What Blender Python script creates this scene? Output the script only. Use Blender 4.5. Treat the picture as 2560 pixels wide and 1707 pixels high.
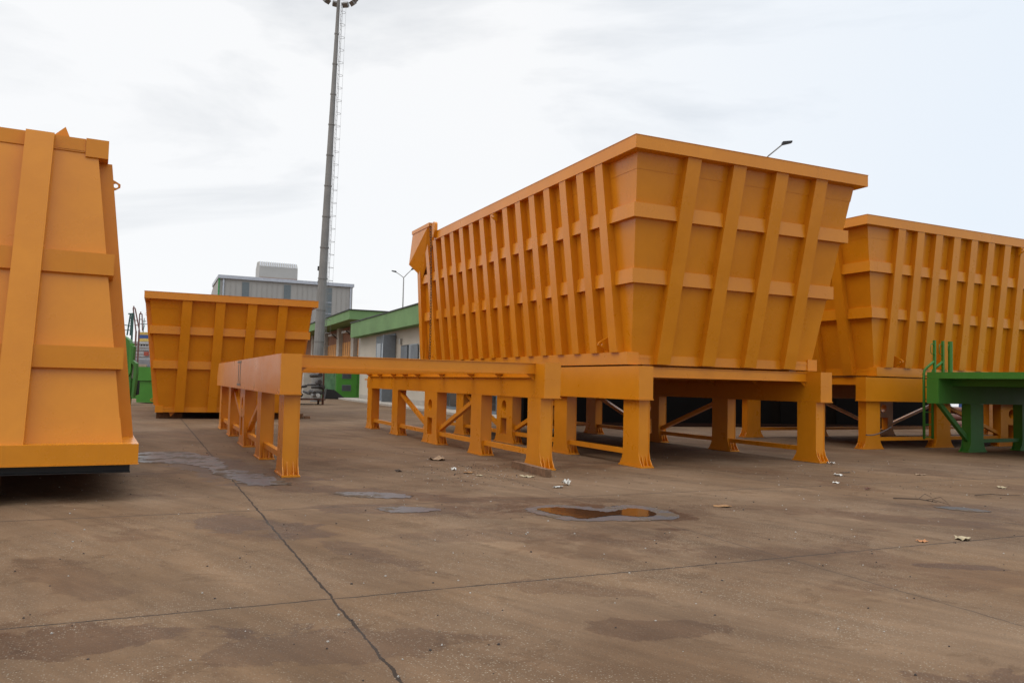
import bpy, bmesh, math, random
from mathutils import Vector, Matrix
sin, cos, pi = math.sin, math.cos, math.pi
random.seed(7)
for o in list(bpy.data.objects): bpy.data.objects.remove(o)
SC = bpy.context.scene
COL = SC.collection

# ---------------------------------------------------------------- camera
F_PX, PITCH, ROLL, CAM_H = 1998.96, 0.05222, -0.02299, 1.6
R_ = Vector((1, 0, 0)); U_ = Vector((0, -sin(PITCH), cos(PITCH))); FW = Vector((0, cos(PITCH), sin(PITCH)))
R2 = R_ * cos(ROLL) - U_ * sin(ROLL); U2 = R_ * sin(ROLL) + U_ * cos(ROLL)
cam = bpy.data.cameras.new('camera'); camo = bpy.data.objects.new('camera', cam); COL.objects.link(camo)
cam.sensor_fit = 'HORIZONTAL'; cam.sensor_width = 36; cam.lens = F_PX * 36 / 2560
cam.clip_start = 0.05; cam.clip_end = 5000
m = Matrix((R2, U2, -FW)).transposed().to_4x4(); m.translation = (0, 0, CAM_H); camo.matrix_world = m
SC.camera = camo
# ---------------------------------------------------------------- colour management
SC.view_settings.view_transform = 'Standard'; SC.view_settings.look = 'None'
SC.view_settings.exposure = 0.0; SC.view_settings.gamma = 1
# ---------------------------------------------------------------- world
W = bpy.data.worlds.new('World'); SC.world = W; W.use_nodes = True
nt = W.node_tree; nt.nodes.clear()
def N(nt, t, **k):
    n = nt.nodes.new(t)
    for a, b in k.items():
        if a == 'inp':
            for i, v in b.items(): n.inputs[i].default_value = v
        else: setattr(n, a, b)
    return n
SUN_EL, SUN_AZ = math.radians(52), math.radians(250)      # compass style azimuth: 0 = +Y, 90 = +X
sky = N(nt, 'ShaderNodeTexSky', sky_type='NISHITA', sun_disc=False, sun_elevation=SUN_EL, sun_rotation=SUN_AZ)
tc = N(nt, 'ShaderNodeTexCoord'); mp = N(nt, 'ShaderNodeMapping'); mp.inputs['Scale'].default_value = (1.0, 1.0, 3.2)
L = nt.links.new
L(tc.outputs['Generated'], mp.inputs['Vector'])
n1 = N(nt, 'ShaderNodeTexNoise', inp={'Scale': 1.5, 'Detail': 7.0, 'Roughness': 0.55, 'Distortion': 0.5})
n2 = N(nt, 'ShaderNodeTexNoise', inp={'Scale': 0.9, 'Detail': 4.0, 'Roughness': 0.5})
L(mp.outputs[0], n1.inputs['Vector']); L(mp.outputs[0], n2.inputs['Vector'])
# brightness of the cloud layer
r1 = N(nt, 'ShaderNodeValToRGB'); e = r1.color_ramp.elements
e[0].position = 0.30; e[0].color = (6.1, 6.4, 6.8, 1); e[1].position = 0.535; e[1].color = (10.2, 10.2, 10.2, 1)
L(n1.outputs[0], r1.inputs[0])
r2 = N(nt, 'ShaderNodeValToRGB'); e = r2.color_ramp.elements
e[0].position = 0.40; e[0].color = (0, 0, 0, 1); e[1].position = 0.66; e[1].color = (1, 1, 1, 1)
L(n2.outputs[0], r2.inputs[0])
# thin cloud lets some blue through, mostly to the right (+X) of the view
sx = N(nt, 'ShaderNodeSeparateXYZ'); L(tc.outputs['Generated'], sx.inputs[0])
mr = N(nt, 'ShaderNodeMapRange', inp={'From Min': 0.0, 'From Max': 0.5, 'To Min': 0.04, 'To Max': 0.55}); L(sx.outputs[0], mr.inputs[0])
ad = N(nt, 'ShaderNodeMath', operation='MULTIPLY_ADD'); ad.inputs[1].default_value = 0.06
L(r2.outputs[0], ad.inputs[0]); L(mr.outputs[0], ad.inputs[2])
thin = N(nt, 'ShaderNodeMixRGB', blend_type='MIX'); thin.inputs[2].default_value = (7.6, 8.8, 10.2, 1)
L(ad.outputs[0], thin.inputs[0]); L(r1.outputs[0], thin.inputs[1])
mx = N(nt, 'ShaderNodeMixRGB', blend_type='MIX'); mx.inputs[0].default_value = 0.93
L(sky.outputs[0], mx.inputs[1]); L(thin.outputs[0], mx.inputs[2])
# the cloud layer is brighter overhead than near the horizon
zr = N(nt, 'ShaderNodeMapRange', inp={'From Min': 0.45, 'From Max': 1.0, 'To Min': 1.0, 'To Max': 2.9}); L(sx.outputs[2], zr.inputs[0])
mz = N(nt, 'ShaderNodeVectorMath', operation='SCALE'); L(mx.outputs[0], mz.inputs[0]); L(zr.outputs[0], mz.inputs[3])
bg = N(nt, 'ShaderNodeBackground'); bg.inputs['Strength'].default_value = 0.10
wo = N(nt, 'ShaderNodeOutputWorld'); L(mz.outputs[0], bg.inputs[0]); L(bg.outputs[0], wo.inputs[0])
# ---------------------------------------------------------------- sun behind the cloud
sl = bpy.data.lights.new('sun', 'SUN'); sl.energy = 0.55; sl.angle = math.radians(25); sl.color = (1, 0.96, 0.9)
so = bpy.data.objects.new('sun', sl); COL.objects.link(so)
d = Vector((sin(SUN_AZ) * cos(SUN_EL), cos(SUN_AZ) * cos(SUN_EL), sin(SUN_EL)))
so.rotation_euler = d.to_track_quat('Z', 'Y').to_euler()

# ================================================================ helpers
class MB:
    """collects boxes, prisms and tubes into one mesh"""
    def __init__(s): s.bm = bmesh.new()
    def hexa(s, p):
        v = [s.bm.verts.new(q) for q in p]
        for f in ((0, 3, 2, 1), (4, 5, 6, 7), (0, 1, 5, 4), (1, 2, 6, 5), (2, 3, 7, 6), (3, 0, 4, 7)):
            s.bm.faces.new([v[i] for i in f])
        return s
    def box(s, x0, x1, y0, y1, z0, z1):
        return s.hexa([(x0, y0, z0), (x1, y0, z0), (x1, y1, z0), (x0, y1, z0), (x0, y0, z1), (x1, y0, z1), (x1, y1, z1), (x0, y1, z1)])
    def prism(s, pts, axis, a0, a1):
        """pts: 2D outline in the two other axes (x: (y,z), y: (x,z), z: (x,y))"""
        def P(p, a): return {'x': (a, p[0], p[1]), 'y': (p[0], a, p[1]), 'z': (p[0], p[1], a)}[axis]
        A = [s.bm.verts.new(P(p, a0)) for p in pts]; B = [s.bm.verts.new(P(p, a1)) for p in pts]
        n = len(pts); s.bm.faces.new(A); s.bm.faces.new(B[::-1])
        for i in range(n): s.bm.faces.new((A[i], B[i], B[(i + 1) % n], A[(i + 1) % n]))
        return s
    def tube(s, pts, r, n=8, r2=None, closed=False):
        pts = [Vector(p) for p in pts]; rings = []; m_ = len(pts)
        up = None
        for i, p in enumerate(pts):
            if closed: t = pts[(i + 1) % m_] - pts[i - 1]
            else: t = pts[min(i + 1, m_ - 1)] - pts[max(i - 1, 0)]
            t.normalize()
            if up is None: up = Vector((0, 0, 1)) if abs(t.z) < .9 else Vector((1, 0, 0))
            a = t.cross(up).normalized(); b = t.cross(a).normalized(); up = -b if b.dot(up) < 0 else b
            rr = r if r2 is None else r + (r2 - r) * i / (m_ - 1)
            a = t.cross(up).normalized(); b = t.cross(a).normalized()
            rings.append([s.bm.verts.new(p + a * rr * cos(2 * pi * k / n) + b * rr * sin(2 * pi * k / n)) for k in range(n)])
        for i in range(m_ if closed else m_ - 1):
            A = rings[i]; B = rings[(i + 1) % m_]
            for k in range(n): s.bm.faces.new((A[k], A[(k + 1) % n], B[(k + 1) % n], B[k]))
        if not closed:
            s.bm.faces.new(rings[0][::-1]); s.bm.faces.new(rings[-1])
        return s
    def mesh(s, name, mat, bevel=0.0, smooth=False):
        bm = s.bm
        if bevel:
            es = [e for e in bm.edges if len(e.link_faces) == 2 and e.calc_face_angle(0) > .4]
            bmesh.ops.bevel(bm, geom=es, offset=bevel, segments=1, affect='EDGES', clamp_overlap=True)
        bmesh.ops.recalc_face_normals(bm, faces=bm.faces)
        me = bpy.data.meshes.new(name); bm.to_mesh(me); bm.free()
        if mat: me.materials.append(mat)
        if smooth:
            for p in me.polygons: p.use_smooth = True
        return me
    def build(s, name, mat, parent=None, bevel=0.0, smooth=False):
        o = bpy.data.objects.new(name, s.mesh(name, mat, bevel, smooth)); COL.objects.link(o)
        if parent: o.parent = parent
        return o
def tag(o, label=None, cat=None, group=None, kind=None):
    if label: o['label'] = label
    if cat: o['category'] = cat
    if group: o['group'] = group
    if kind: o['kind'] = kind
    return o
def empty(name, loc, rot=(0, 0, 0)):
    o = bpy.data.objects.new(name, None); COL.objects.link(o); o.empty_display_size = .3
    o.location = loc; o.rotation_euler = rot; return o
def copy_tree(o, parent=None):
    c = o.copy(); COL.objects.link(c)
    if parent: c.parent = parent
    for ch in list(o.children): copy_tree(ch, c)
    return c
def cut(o, cutter):
    md = o.modifiers.new('b', 'BOOLEAN'); md.operation = 'DIFFERENCE'; md.object = cutter; md.solver = 'EXACT'
    dg = bpy.context.evaluated_depsgraph_get(); dg.update()
    me = bpy.data.meshes.new_from_object(o.evaluated_get(dg)); old = o.data
    o.modifiers.remove(md); o.data = me; me.name = old.name
    bpy.data.objects.remove(cutter)
def rot2(p, t): return (p[0] * cos(t) - p[1] * sin(t), p[0] * sin(t) + p[1] * cos(t))

# ================================================================ materials
def new_mat(name):
    m = bpy.data.materials.new(name); m.use_nodes = True; nt = m.node_tree
    return m, nt, nt.nodes['Principled BSDF'], nt.links.new
def simple(name, col, rough=.6, metal=0, var=.12, scale=3.0, bump=0.0, spec=.5):
    m, nt, b, L = new_mat(name)
    tc = N(nt, 'ShaderNodeTexCoord'); n = N(nt, 'ShaderNodeTexNoise', inp={'Scale': scale, 'Detail': 6.0, 'Roughness': .6})
    L(tc.outputs['Object'], n.inputs['Vector'])
    r = N(nt, 'ShaderNodeValToRGB'); e = r.color_ramp.elements; e[0].position = .3; e[1].position = .7
    e[0].color = tuple(c * (1 - var) for c in col) + (1,); e[1].color = tuple(min(1, c * (1 + var)) for c in col) + (1,)
    L(n.outputs[0], r.inputs[0]); L(r.outputs[0], b.inputs['Base Color'])
    b.inputs['Roughness'].default_value = rough; b.inputs['Metallic'].default_value = metal
    b.inputs['Specular IOR Level'].default_value = spec
    if bump:
        n3 = N(nt, 'ShaderNodeTexNoise', inp={'Scale': scale * 12, 'Detail': 4.0}); L(tc.outputs['Object'], n3.inputs['Vector'])
        bp = N(nt, 'ShaderNodeBump', inp={'Strength': bump, 'Distance': .02}); L(n3.outputs[0], bp.inputs['Height']); L(bp.outputs[0], b.inputs['Normal'])
    return m
def paint(name, col, rough=.27, dirt=(.16, .08, .03), dirt_amt=.16):
    """workshop paint on plate steel: slight orange peel, cloudy gloss, dust and runs"""
    m, nt, b, L = new_mat(name)
    tc = N(nt, 'ShaderNodeTexCoord')
    n = N(nt, 'ShaderNodeTexNoise', inp={'Scale': .7, 'Detail': 5.0, 'Roughness': .6}); L(tc.outputs['Object'], n.inputs['Vector'])
    r = N(nt, 'ShaderNodeValToRGB'); e = r.color_ramp.elements; e[0].position = .3; e[1].position = .72
    e[0].color = (col[0] * .94, col[1] * .92, col[2] * .9, 1); e[1].color = (min(1, col[0] * 1.06), col[1] * 1.08, col[2] * 1.15, 1)
    L(n.outputs[0], r.inputs[0])
    # vertical runs of grime
    mp = N(nt, 'ShaderNodeMapping'); mp.inputs['Scale'].default_value = (4, 4, .35); L(tc.outputs['Object'], mp.inputs['Vector'])
    n2 = N(nt, 'ShaderNodeTexNoise', inp={'Scale': 1.2, 'Detail': 6.0, 'Roughness': .65}); L(mp.outputs[0], n2.inputs['Vector'])
    r2 = N(nt, 'ShaderNodeValToRGB'); e = r2.color_ramp.elements; e[0].position = .60; e[0].color = (0, 0, 0, 1); e[1].position = .80; e[1].color = (dirt_amt,) * 3 + (1,)
    L(n2.outputs[0], r2.inputs[0])
    # small scuffs and chips
    n4 = N(nt, 'ShaderNodeTexNoise', inp={'Scale': 9.0, 'Detail': 8.0, 'Roughness': .75}); L(tc.outputs['Object'], n4.inputs['Vector'])
    r4 = N(nt, 'ShaderNodeValToRGB'); e = r4.color_ramp.elements; e[0].position = .73; e[0].color = (0, 0, 0, 1); e[1].position = .755; e[1].color = (.3, .3, .3, 1)
    L(n4.outputs[0], r4.inputs[0])
    mx = N(nt, 'ShaderNodeMixRGB'); mx.inputs[2].default_value = dirt + (1,); L(r2.outputs[0], mx.inputs[0]); L(r.outputs[0], mx.inputs[1])
    # faded, slightly chalky areas
    n6 = N(nt, 'ShaderNodeTexNoise', inp={'Scale': 2.6, 'Detail': 9.0, 'Roughness': .72, 'Distortion': .6}); L(tc.outputs['Object'], n6.inputs['Vector'])
    r6 = N(nt, 'ShaderNodeValToRGB'); e = r6.color_ramp.elements; e[0].position = .36; e[0].color = (.96, .945, .92, 1); e[1].position = .66; e[1].color = (1.02, 1.03, 1.06, 1)
    L(n6.outputs[0], r6.inputs[0]); m6 = N(nt, 'ShaderNodeMixRGB', blend_type='MULTIPLY'); m6.inputs[0].default_value = 1; L(mx.outputs[0], m6.inputs[1]); L(r6.outputs[0], m6.inputs[2]); mx = m6
    mx2 = N(nt, 'ShaderNodeMixRGB'); mx2.inputs[2].default_value = (dirt[0] * .8, dirt[1] * .9, dirt[2] * 1.6, 1); L(r4.outputs[0], mx2.inputs[0]); L(mx.outputs[0], mx2.inputs[1])
    L(mx2.outputs[0], b.inputs['Base Color'])
    nr = N(nt, 'ShaderNodeTexNoise', inp={'Scale': 1.3, 'Detail': 7.0, 'Roughness': .65}); L(tc.outputs['Object'], nr.inputs['Vector'])
    rr = N(nt, 'ShaderNodeMapRange', inp={'From Min': .3, 'From Max': .7, 'To Min': rough - .03, 'To Max': rough + .10}); L(nr.outputs[0], rr.inputs[0]); L(rr.outputs[0], b.inputs['Roughness'])
    n3 = N(nt, 'ShaderNodeTexNoise', inp={'Scale': 1.6, 'Detail': 3.0}); L(tc.outputs['Object'], n3.inputs['Vector'])
    bp = N(nt, 'ShaderNodeBump', inp={'Strength': .12, 'Distance': .03}); L(n3.outputs[0], bp.inputs['Height'])
    n5 = N(nt, 'ShaderNodeTexNoise', inp={'Scale': 160.0, 'Detail': 2.0}); L(tc.outputs['Object'], n5.inputs['Vector'])
    bp2 = N(nt, 'ShaderNodeBump', inp={'Strength': .10, 'Distance': .002}); L(n5.outputs[0], bp2.inputs['Height']); L(bp.outputs[0], bp2.inputs['Normal'])
    L(bp2.outputs[0], b.inputs['Normal']); b.inputs['Specular IOR Level'].default_value = .42
    return m
ORANGE = paint('orange_paint', (.61, .214, .006))
GREEN = paint('green_paint', (.045, .17, .022), rough=.38, dirt=(.05, .05, .03))
GREEN2 = paint('bright_green_paint', (.06, .24, .025), rough=.45, dirt=(.06, .06, .03), dirt_amt=.5)
FASCIA = simple('green_render', (.14, .245, .095), .85, var=.16, scale=.5)
WALL = simple('white_render', (.45, .40, .33), .9, var=.06, scale=.5)
CLAD = simple('grey_cladding', (.33, .312, .285), .6, var=.05, scale=.3)
CLADEDGE = simple('grey_trim', (.42, .44, .48), .5)
CLADWIN = simple('dim_window_strip', (.12, .14, .145), .3)
STEELGREY = simple('galvanised_steel', (.20, .19, .175), .6, metal=.1, var=.14, scale=1.2)
CONC = simple('light_concrete', (.38, .34, .29), .9, var=.14, scale=1.5, bump=.2)
FRAME = simple('blue_grey_frame', (.12, .15, .18), .5)
GLASS = simple('dark_glass', (.02, .024, .028), .08, var=.3, scale=.6, spec=.6)
GLASSL = simple('pale_glass', (.25, .30, .34), .12, var=.3, scale=.8, spec=.7)
SHUT = simple('grey_shutter', (.14, .155, .17), .6)
BRICK = simple('brown_brick', (.24, .11, .06), .9, var=.3, scale=6)
OPANEL = simple('orange_panel', (.55, .24, .05), .7, var=.15)
DARK = simple('dark_interior', (.012, .012, .012), .8)
BLACK = simple('black_steel', (.012, .012, .013), .55)
RUST = simple('rusty_steel', (.12, .05, .03), .85, var=.4, scale=8, bump=.3)
PIPE = simple('dark_pipe', (.035, .025, .022), .6, var=.4, scale=5)
PIPER = simple('red_brown_pipe', (.16, .07, .055), .55, var=.3, scale=2)
WOOD = simple('old_timber', (.17, .09, .045), .9, var=.4, scale=9, bump=.6)
PAPER = simple('white_paper', (.62, .60, .55), .9, var=.08)
CARD = simple('brown_cardboard', (.30, .20, .12), .9, var=.2)
LEAFM = simple('dry_leaf', (.25, .13, .05), .9, var=.3, scale=20)
PALELEAF = simple('pale_dry_leaf', (.36, .29, .18), .9, var=.3, scale=20)
STICK = simple('dry_twig', (.07, .045, .03), .9)
SHIPW = simple('weathered_white_paint', (.45, .44, .43), .7, var=.15, scale=.3)
SHIPY = simple('yellow_paint', (.50, .34, .08), .6)
CRANE = simple('red_brown_lattice', (.16, .07, .06), .7)
LATT = simple('dark_green_lattice', (.03, .08, .07), .7)
BLUE = simple('blue_paint', (.03, .07, .22), .5)
CARW = simple('white_car_paint', (.65, .65, .66), .25, var=.03)
TYRE = simple('black_rubber', (.015, .015, .015), .8)
BIN = simple('worn_zinc', (.42, .42, .40), .5, var=.2, scale=4)
RED = simple('faded_red', (.35, .07, .04), .7)
CHAINM = simple('rusty_chain_steel', (.05, .032, .022), .6, var=.3, scale=20)
ROPE = simple('grey_rope', (.13, .10, .09), .9)

# ---------------------------------------------------------------- ground material
GT = .43; GU, GV, DU, DV = 1.32, 5.92, 4.3, 4.2
def gw(u, v): return rot2((u, v), GT)
def ground_material():
    m, nt, b, L = new_mat('yard_concrete')
    geo = N(nt, 'ShaderNodeNewGeometry'); mp = N(nt, 'ShaderNodeMapping', vector_type='POINT')
    mp.inputs['Rotation'].default_value = (0, 0, -GT); L(geo.outputs['Position'], mp.inputs['Vector'])
    P = mp.outputs[0]
    def noise(scale, detail=5.0, rough=.6, vec=P, dist=0.0):
        n = N(nt, 'ShaderNodeTexNoise', inp={'Scale': scale, 'Detail': detail, 'Roughness': rough, 'Distortion': dist}); L(vec, n.inputs['Vector']); return n.outputs[0]
    def ramp(x, p0, c0, p1, c1):
        r = N(nt, 'ShaderNodeValToRGB'); e = r.color_ramp.elements; e[0].position = p0; e[1].position = p1
        f = lambda c: (c, c, c, 1) if isinstance(c, (int, float)) else tuple(c) + (1,)
        e[0].color = f(c0); e[1].color = f(c1); L(x, r.inputs[0]); return r.outputs[0]
    def mix(a, bcol, fac, mode='MIX'):
        n = N(nt, 'ShaderNodeMixRGB', blend_type=mode)
        for i, v in ((1, a), (2, bcol), (0, fac)):
            if isinstance(v, tuple): n.inputs[i].default_value = v + (1,)
            elif isinstance(v, (int, float)): n.inputs[i].default_value = v
            else: L(v, n.inputs[i])
        return n.outputs[0]
    def math_(op, a, c=None, d_=None):
        n = N(nt, 'ShaderNodeMath', operation=op)
        for i, v in enumerate((a, c, d_)):
            if v is None: continue
            if isinstance(v, (int, float)): n.inputs[i].default_value = v
            else: L(v, n.inputs[i])
        return n.outputs[0]
    base = mix((.096, .054, .028), (.183, .117, .069), ramp(noise(.42, 7, .62), .32, 0, .68, 1))
    # tan dust in large drifts
    base = mix(base, (.165, .093, .043), ramp(noise(.16, 5, .55, dist=.6), .44, 0, .66, .6))
    # sweeping tyre streaks: noise stretched along arcs
    wv = N(nt, 'ShaderNodeMapping', vector_type='TEXTURE'); wv.inputs['Rotation'].default_value = (0, 0, math.radians(-70)); wv.inputs['Scale'].default_value = (4.0, .42, 1); L(P, wv.inputs['Vector'])
    wn = N(nt, 'ShaderNodeTexNoise', inp={'Scale': .12, 'Detail': 1.0}); L(P, wn.inputs['Vector'])
    va = N(nt, 'ShaderNodeVectorMath', operation='MULTIPLY_ADD'); va.inputs[1].default_value = (2.0, 5.0, 0); L(wn.outputs['Color'], va.inputs[0]); L(wv.outputs[0], va.inputs[2])
    st = noise(1.0, 6, .6, vec=va.outputs[0])
    base = mix(base, ramp(st, .36, .80, .64, 1.18), .7, 'MULTIPLY')
    wv2 = N(nt, 'ShaderNodeMapping', vector_type='TEXTURE'); wv2.inputs['Rotation'].default_value = (0, 0, math.radians(-62)); wv2.inputs['Scale'].default_value = (3.5, .13, 1); L(P, wv2.inputs['Vector'])
    base = mix(base, ramp(noise(.9, 7, .65, vec=wv2.outputs[0]), .36, .84, .64, 1.14), .55, 'MULTIPLY')
    # damp dark stains with crisp edges
    sn = noise(.33, 8, .62, dist=.35); stain = ramp(sn, .555, 0, .572, 1)
    base = mix(base, (.66, .56, .48), math_('MULTIPLY', stain, .55), 'MULTIPLY')
    s2 = ramp(noise(1.7, 9, .70, dist=.5), .57, 0, .61, .6); base = mix(base, (.72, .68, .63), s2, 'MULTIPLY')
    # local damp patches seen around the puddles (u, v, half sizes, turn)
    sep = N(nt, 'ShaderNodeSeparateXYZ'); L(geo.outputs['Position'], sep.inputs[0])
    pert = noise(1.5, 11, .68, dist=.4)
    tot = None
    for (x, y, a, c, t, k) in DAMP:
        dx = math_('SUBTRACT', sep.outputs[0], x); dy = math_('SUBTRACT', sep.outputs[1], y)
        uu = math_('DIVIDE', math_('ADD', math_('MULTIPLY', dx, cos(t)), math_('MULTIPLY', dy, sin(t))), a)
        vv = math_('DIVIDE', math_('SUBTRACT', math_('MULTIPLY', dy, cos(t)), math_('MULTIPLY', dx, sin(t))), c)
        r = math_('SQRT', math_('ADD', math_('MULTIPLY', uu, uu), math_('MULTIPLY', vv, vv)))
        r = math_('ADD', r, math_('MULTIPLY', math_('SUBTRACT', pert, .5), 3.2))
        mk = N(nt, 'ShaderNodeMapRange', inp={'From Min': 1.0, 'From Max': .86, 'To Min': 0, 'To Max': k}); L(r, mk.inputs[0])
        tot = mk.outputs[0] if tot is None else math_('MAXIMUM', tot, mk.outputs[0])
    base = mix(base, (.56, .47, .40), tot, 'MULTIPLY')
    # exposed aggregate: pale and dark stones
    vo = N(nt, 'ShaderNodeTexVoronoi', inp={'Scale': 80.0}); L(P, vo.inputs['Vector'])
    sp = N(nt, 'ShaderNodeSeparateColor'); L(vo.outputs['Color'], sp.inputs[0])
    pale = math_('MULTIPLY', ramp(sp.outputs[0], .72, 0, .90, 1), ramp(vo.outputs['Distance'], .25, 1, .5, 0))
    base = mix(base, (.32, .27, .20), math_('MULTIPLY', pale, ramp(noise(.8, 4), .40, .15, .62, .85)))
    dk = math_('MULTIPLY', ramp(sp.outputs[1], .86, 0, .95, 1), ramp(vo.outputs['Distance'], .25, 1, .5, 0))
    base = mix(base, (.06, .045, .035), math_('MULTIPLY', dk, .6))
    gr = noise(120, 3, .7); base = mix(base, ramp(gr, .3, .80, .7, 1.20), .8, 'MULTIPLY')
    # slab joints
    s3 = N(nt, 'ShaderNodeSeparateXYZ'); L(P, s3.inputs[0])
    wob = math_('MULTIPLY', math_('SUBTRACT', noise(2.2, 9, .75), .5), .085)
    def joint(comp, off, per, w):
        q = math_('DIVIDE', math_('SUBTRACT', math_('ADD', comp, wob), off), per)
        fr = math_('ABSOLUTE', math_('SUBTRACT', math_('FRACT', math_('ADD', q, .5)), .5))
        return math_('MULTIPLY', fr, per)
    ju = joint(s3.outputs[0], GU, DU, 0); jv = joint(s3.outputs[1], GV, DV, 0)
    wid = math_('MULTIPLY_ADD', noise(5.0, 6, .75), .030, -.005)
    mu = math_('MULTIPLY', math_('LESS_THAN', ju, wid), math_('SUBTRACT', 1.0, math_('MULTIPLY', math_('GREATER_THAN', s3.outputs[0], 3.4), .55))); mv = math_('MULTIPLY', math_('LESS_THAN', jv, math_('MULTIPLY', wid, .95)), .95)
    jm = math_('MAXIMUM', mu, mv)
    base = mix(base, (.014, .010, .008), math_('MULTIPLY', jm, .95))
    soft = ramp(math_('MINIMUM', ju, jv), 0.0, .22, .09, 0); base = mix(base, (.09, .06, .04), soft)
    L(base, b.inputs['Base Color'])
    ro = math_('SUBTRACT', .88, math_('MULTIPLY', tot, .30)); ro = math_('SUBTRACT', ro, math_('MULTIPLY', stain, .08)); L(ro, b.inputs['Roughness'])
    b.inputs['Specular IOR Level'].default_value = .2
    h = math_('ADD', math_('MULTIPLY', noise(60, 5, .7), .5), math_('MULTIPLY', jm, -2.0))
    bp = N(nt, 'ShaderNodeBump', inp={'Strength': .5, 'Distance': .008}); L(h, bp.inputs['Height'])
    bp2 = N(nt, 'ShaderNodeBump', inp={'Strength': .25, 'Distance': .05}); L(noise(3, 4), bp2.inputs['Height']); L(bp.outputs[0], bp2.inputs['Normal'])
    L(bp2.outputs[0], b.inputs['Normal'])
    return m
# damp patches on the slab: x, y, half length, half width, turn, strength
DAMP = [(-5.0, 14.2, 3.2, .75, -.85, .9), (-2.2, 11.5, 2.4, .45, -.35, .85), (-1.2, 10.1, 1.3, .4, .0, .8), (1.2, 10.2, 1.25, .65, -.1, 1.0), (.0, 11.1, 1.7, .3, .1, .6),
        (-2.9, 8.8, .75, .45, -.3, .9), (-2.1, 8.3, .5, .28, .2, .6), (-1.4, 7.6, .8, .2, -.8, .6), (-2.6, 4.9, 1.1, .28, .25, .9), (-.9, 4.9, .9, .3, .3, .6), (.3, 8.6, 1.6, .4, .1, .5),
        (.55, 6.4, .6, .22, -.3, .5), (1.0, 5.4, .5, .22, .1, .7), (4.2, 7.5, .45, .12, -.1, .9), (1.85, 9.1, .22, .1, 0, .9), (2.95, 4.4, .9, .35, .1, .8), (4.8, 10.3, 1.4, .4, -.4, .5),
        (7.0, 11.0, 2.2, .5, -.2, .5), (-3.6, 6.5, 1.2, .25, -.7, .5), (2.4, 7.9, 1.2, .35, .1, .5), (3.1, 10.9, .8, .25, .2, .5), (-1.1, 16.5, .9, .3, .2, .5)]
gm = ground_material()
bm = bmesh.new(); S = 1500
vs = [bm.verts.new(p) for p in ((-S, -60, 0), (S, -60, 0), (S, S, 0), (-S, S, 0))]; bm.faces.new(vs)
me = bpy.data.meshes.new('ground'); bm.to_mesh(me); bm.free(); me.materials.append(gm)
g = bpy.data.objects.new('ground', me); COL.objects.link(g); tag(g, kind='structure')

# ---------------------------------------------------------------- puddles (thin water sheets)
def water(name, col, rough, bumpy, film=0.0):
    m, nt, b, L = new_mat(name)
    b.inputs['Base Color'].default_value = col + (1,); b.inputs['IOR'].default_value = 1.33
    b.inputs['Specular IOR Level'].default_value = .5
    geo = N(nt, 'ShaderNodeNewGeometry'); n = N(nt, 'ShaderNodeTexNoise', inp={'Scale': 2.2, 'Detail': 6.0, 'Roughness': .65}); L(geo.outputs['Position'], n.inputs['Vector'])
    rr = N(nt, 'ShaderNodeMapRange', inp={'From Min': .49, 'From Max': .58, 'To Min': rough, 'To Max': rough + film}); L(n.outputs[0], rr.inputs[0]); L(rr.outputs[0], b.inputs['Roughness'])
    if film:
        mx = N(nt, 'ShaderNodeMixRGB'); mx.inputs[1].default_value = col + (1,); mx.inputs[2].default_value = (.085, .056, .034, 1)
        r2 = N(nt, 'ShaderNodeMapRange', inp={'From Min': .48, 'From Max': .57}); L(n.outputs[0], r2.inputs[0]); L(r2.outputs[0], mx.inputs[0]); L(mx.outputs[0], b.inputs['Base Color'])
    bp = N(nt, 'ShaderNodeBump', inp={'Strength': bumpy, 'Distance': .01}); n2 = N(nt, 'ShaderNodeTexNoise', inp={'Scale': 9.0, 'Detail': 3.0}); L(geo.outputs['Position'], n2.inputs['Vector'])
    L(n2.outputs[0], bp.inputs['Height']); L(bp.outputs[0], b.inputs['Normal'])
    return m
WATER = water('still_water', (.05, .024, .012), .07, .05)
WETF = water('wet_film_sky_tint', (.090, .092, .098), .30, .25, .55)  # blue-grey base colour paints in the sky reflected by the wet concrete
def puddle(pts, mat, z, label, jit=.05, seed=1):
    rnd = random.Random(seed); out = []
    n = len(pts)
    for i in range(n):
        a, b = Vector(pts[i]), Vector(pts[(i + 1) % n]); p0 = Vector(pts[i - 1]); p3 = Vector(pts[(i + 2) % n])
        for k in range(8):
            t = k / 8
            q = .5 * ((2 * a) + (b - p0) * t + (2 * p0 - 5 * a + 4 * b - p3) * t * t + (3 * a - p0 - 3 * b + p3) * t ** 3)
            out.append((q.x + rnd.uniform(-jit, jit), q.y + rnd.uniform(-jit, jit) * 1.2))
    bm = bmesh.new(); f = bm.faces.new([bm.verts.new((x, y, z)) for x, y in out]); bmesh.ops.triangulate(bm, faces=[f])
    for f in bm.faces:
        f.normal_update()
        if f.normal.z < 0: f.normal_flip()
    me = bpy.data.meshes.new('puddle'); bm.to_mesh(me); bm.free(); me.materials.append(mat)
    o = bpy.data.objects.new('puddle', me); COL.objects.link(o); return tag(o, label, 'puddle', kind='structure')
puddle([(.38, 10.32), (.62, 10.50), (.90, 10.40), (1.10, 10.28), (1.26, 10.20), (1.40, 10.36), (1.62, 10.55), (1.82, 10.40), (1.84, 10.05), (1.62, 9.90), (1.36, 9.98), (1.14, 9.84), (.92, 9.66), (.72, 9.82), (.52, 10.02)], WATER, .008, 'brown puddle mirroring the orange hopper in front of the stands', .02, 3)
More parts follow.
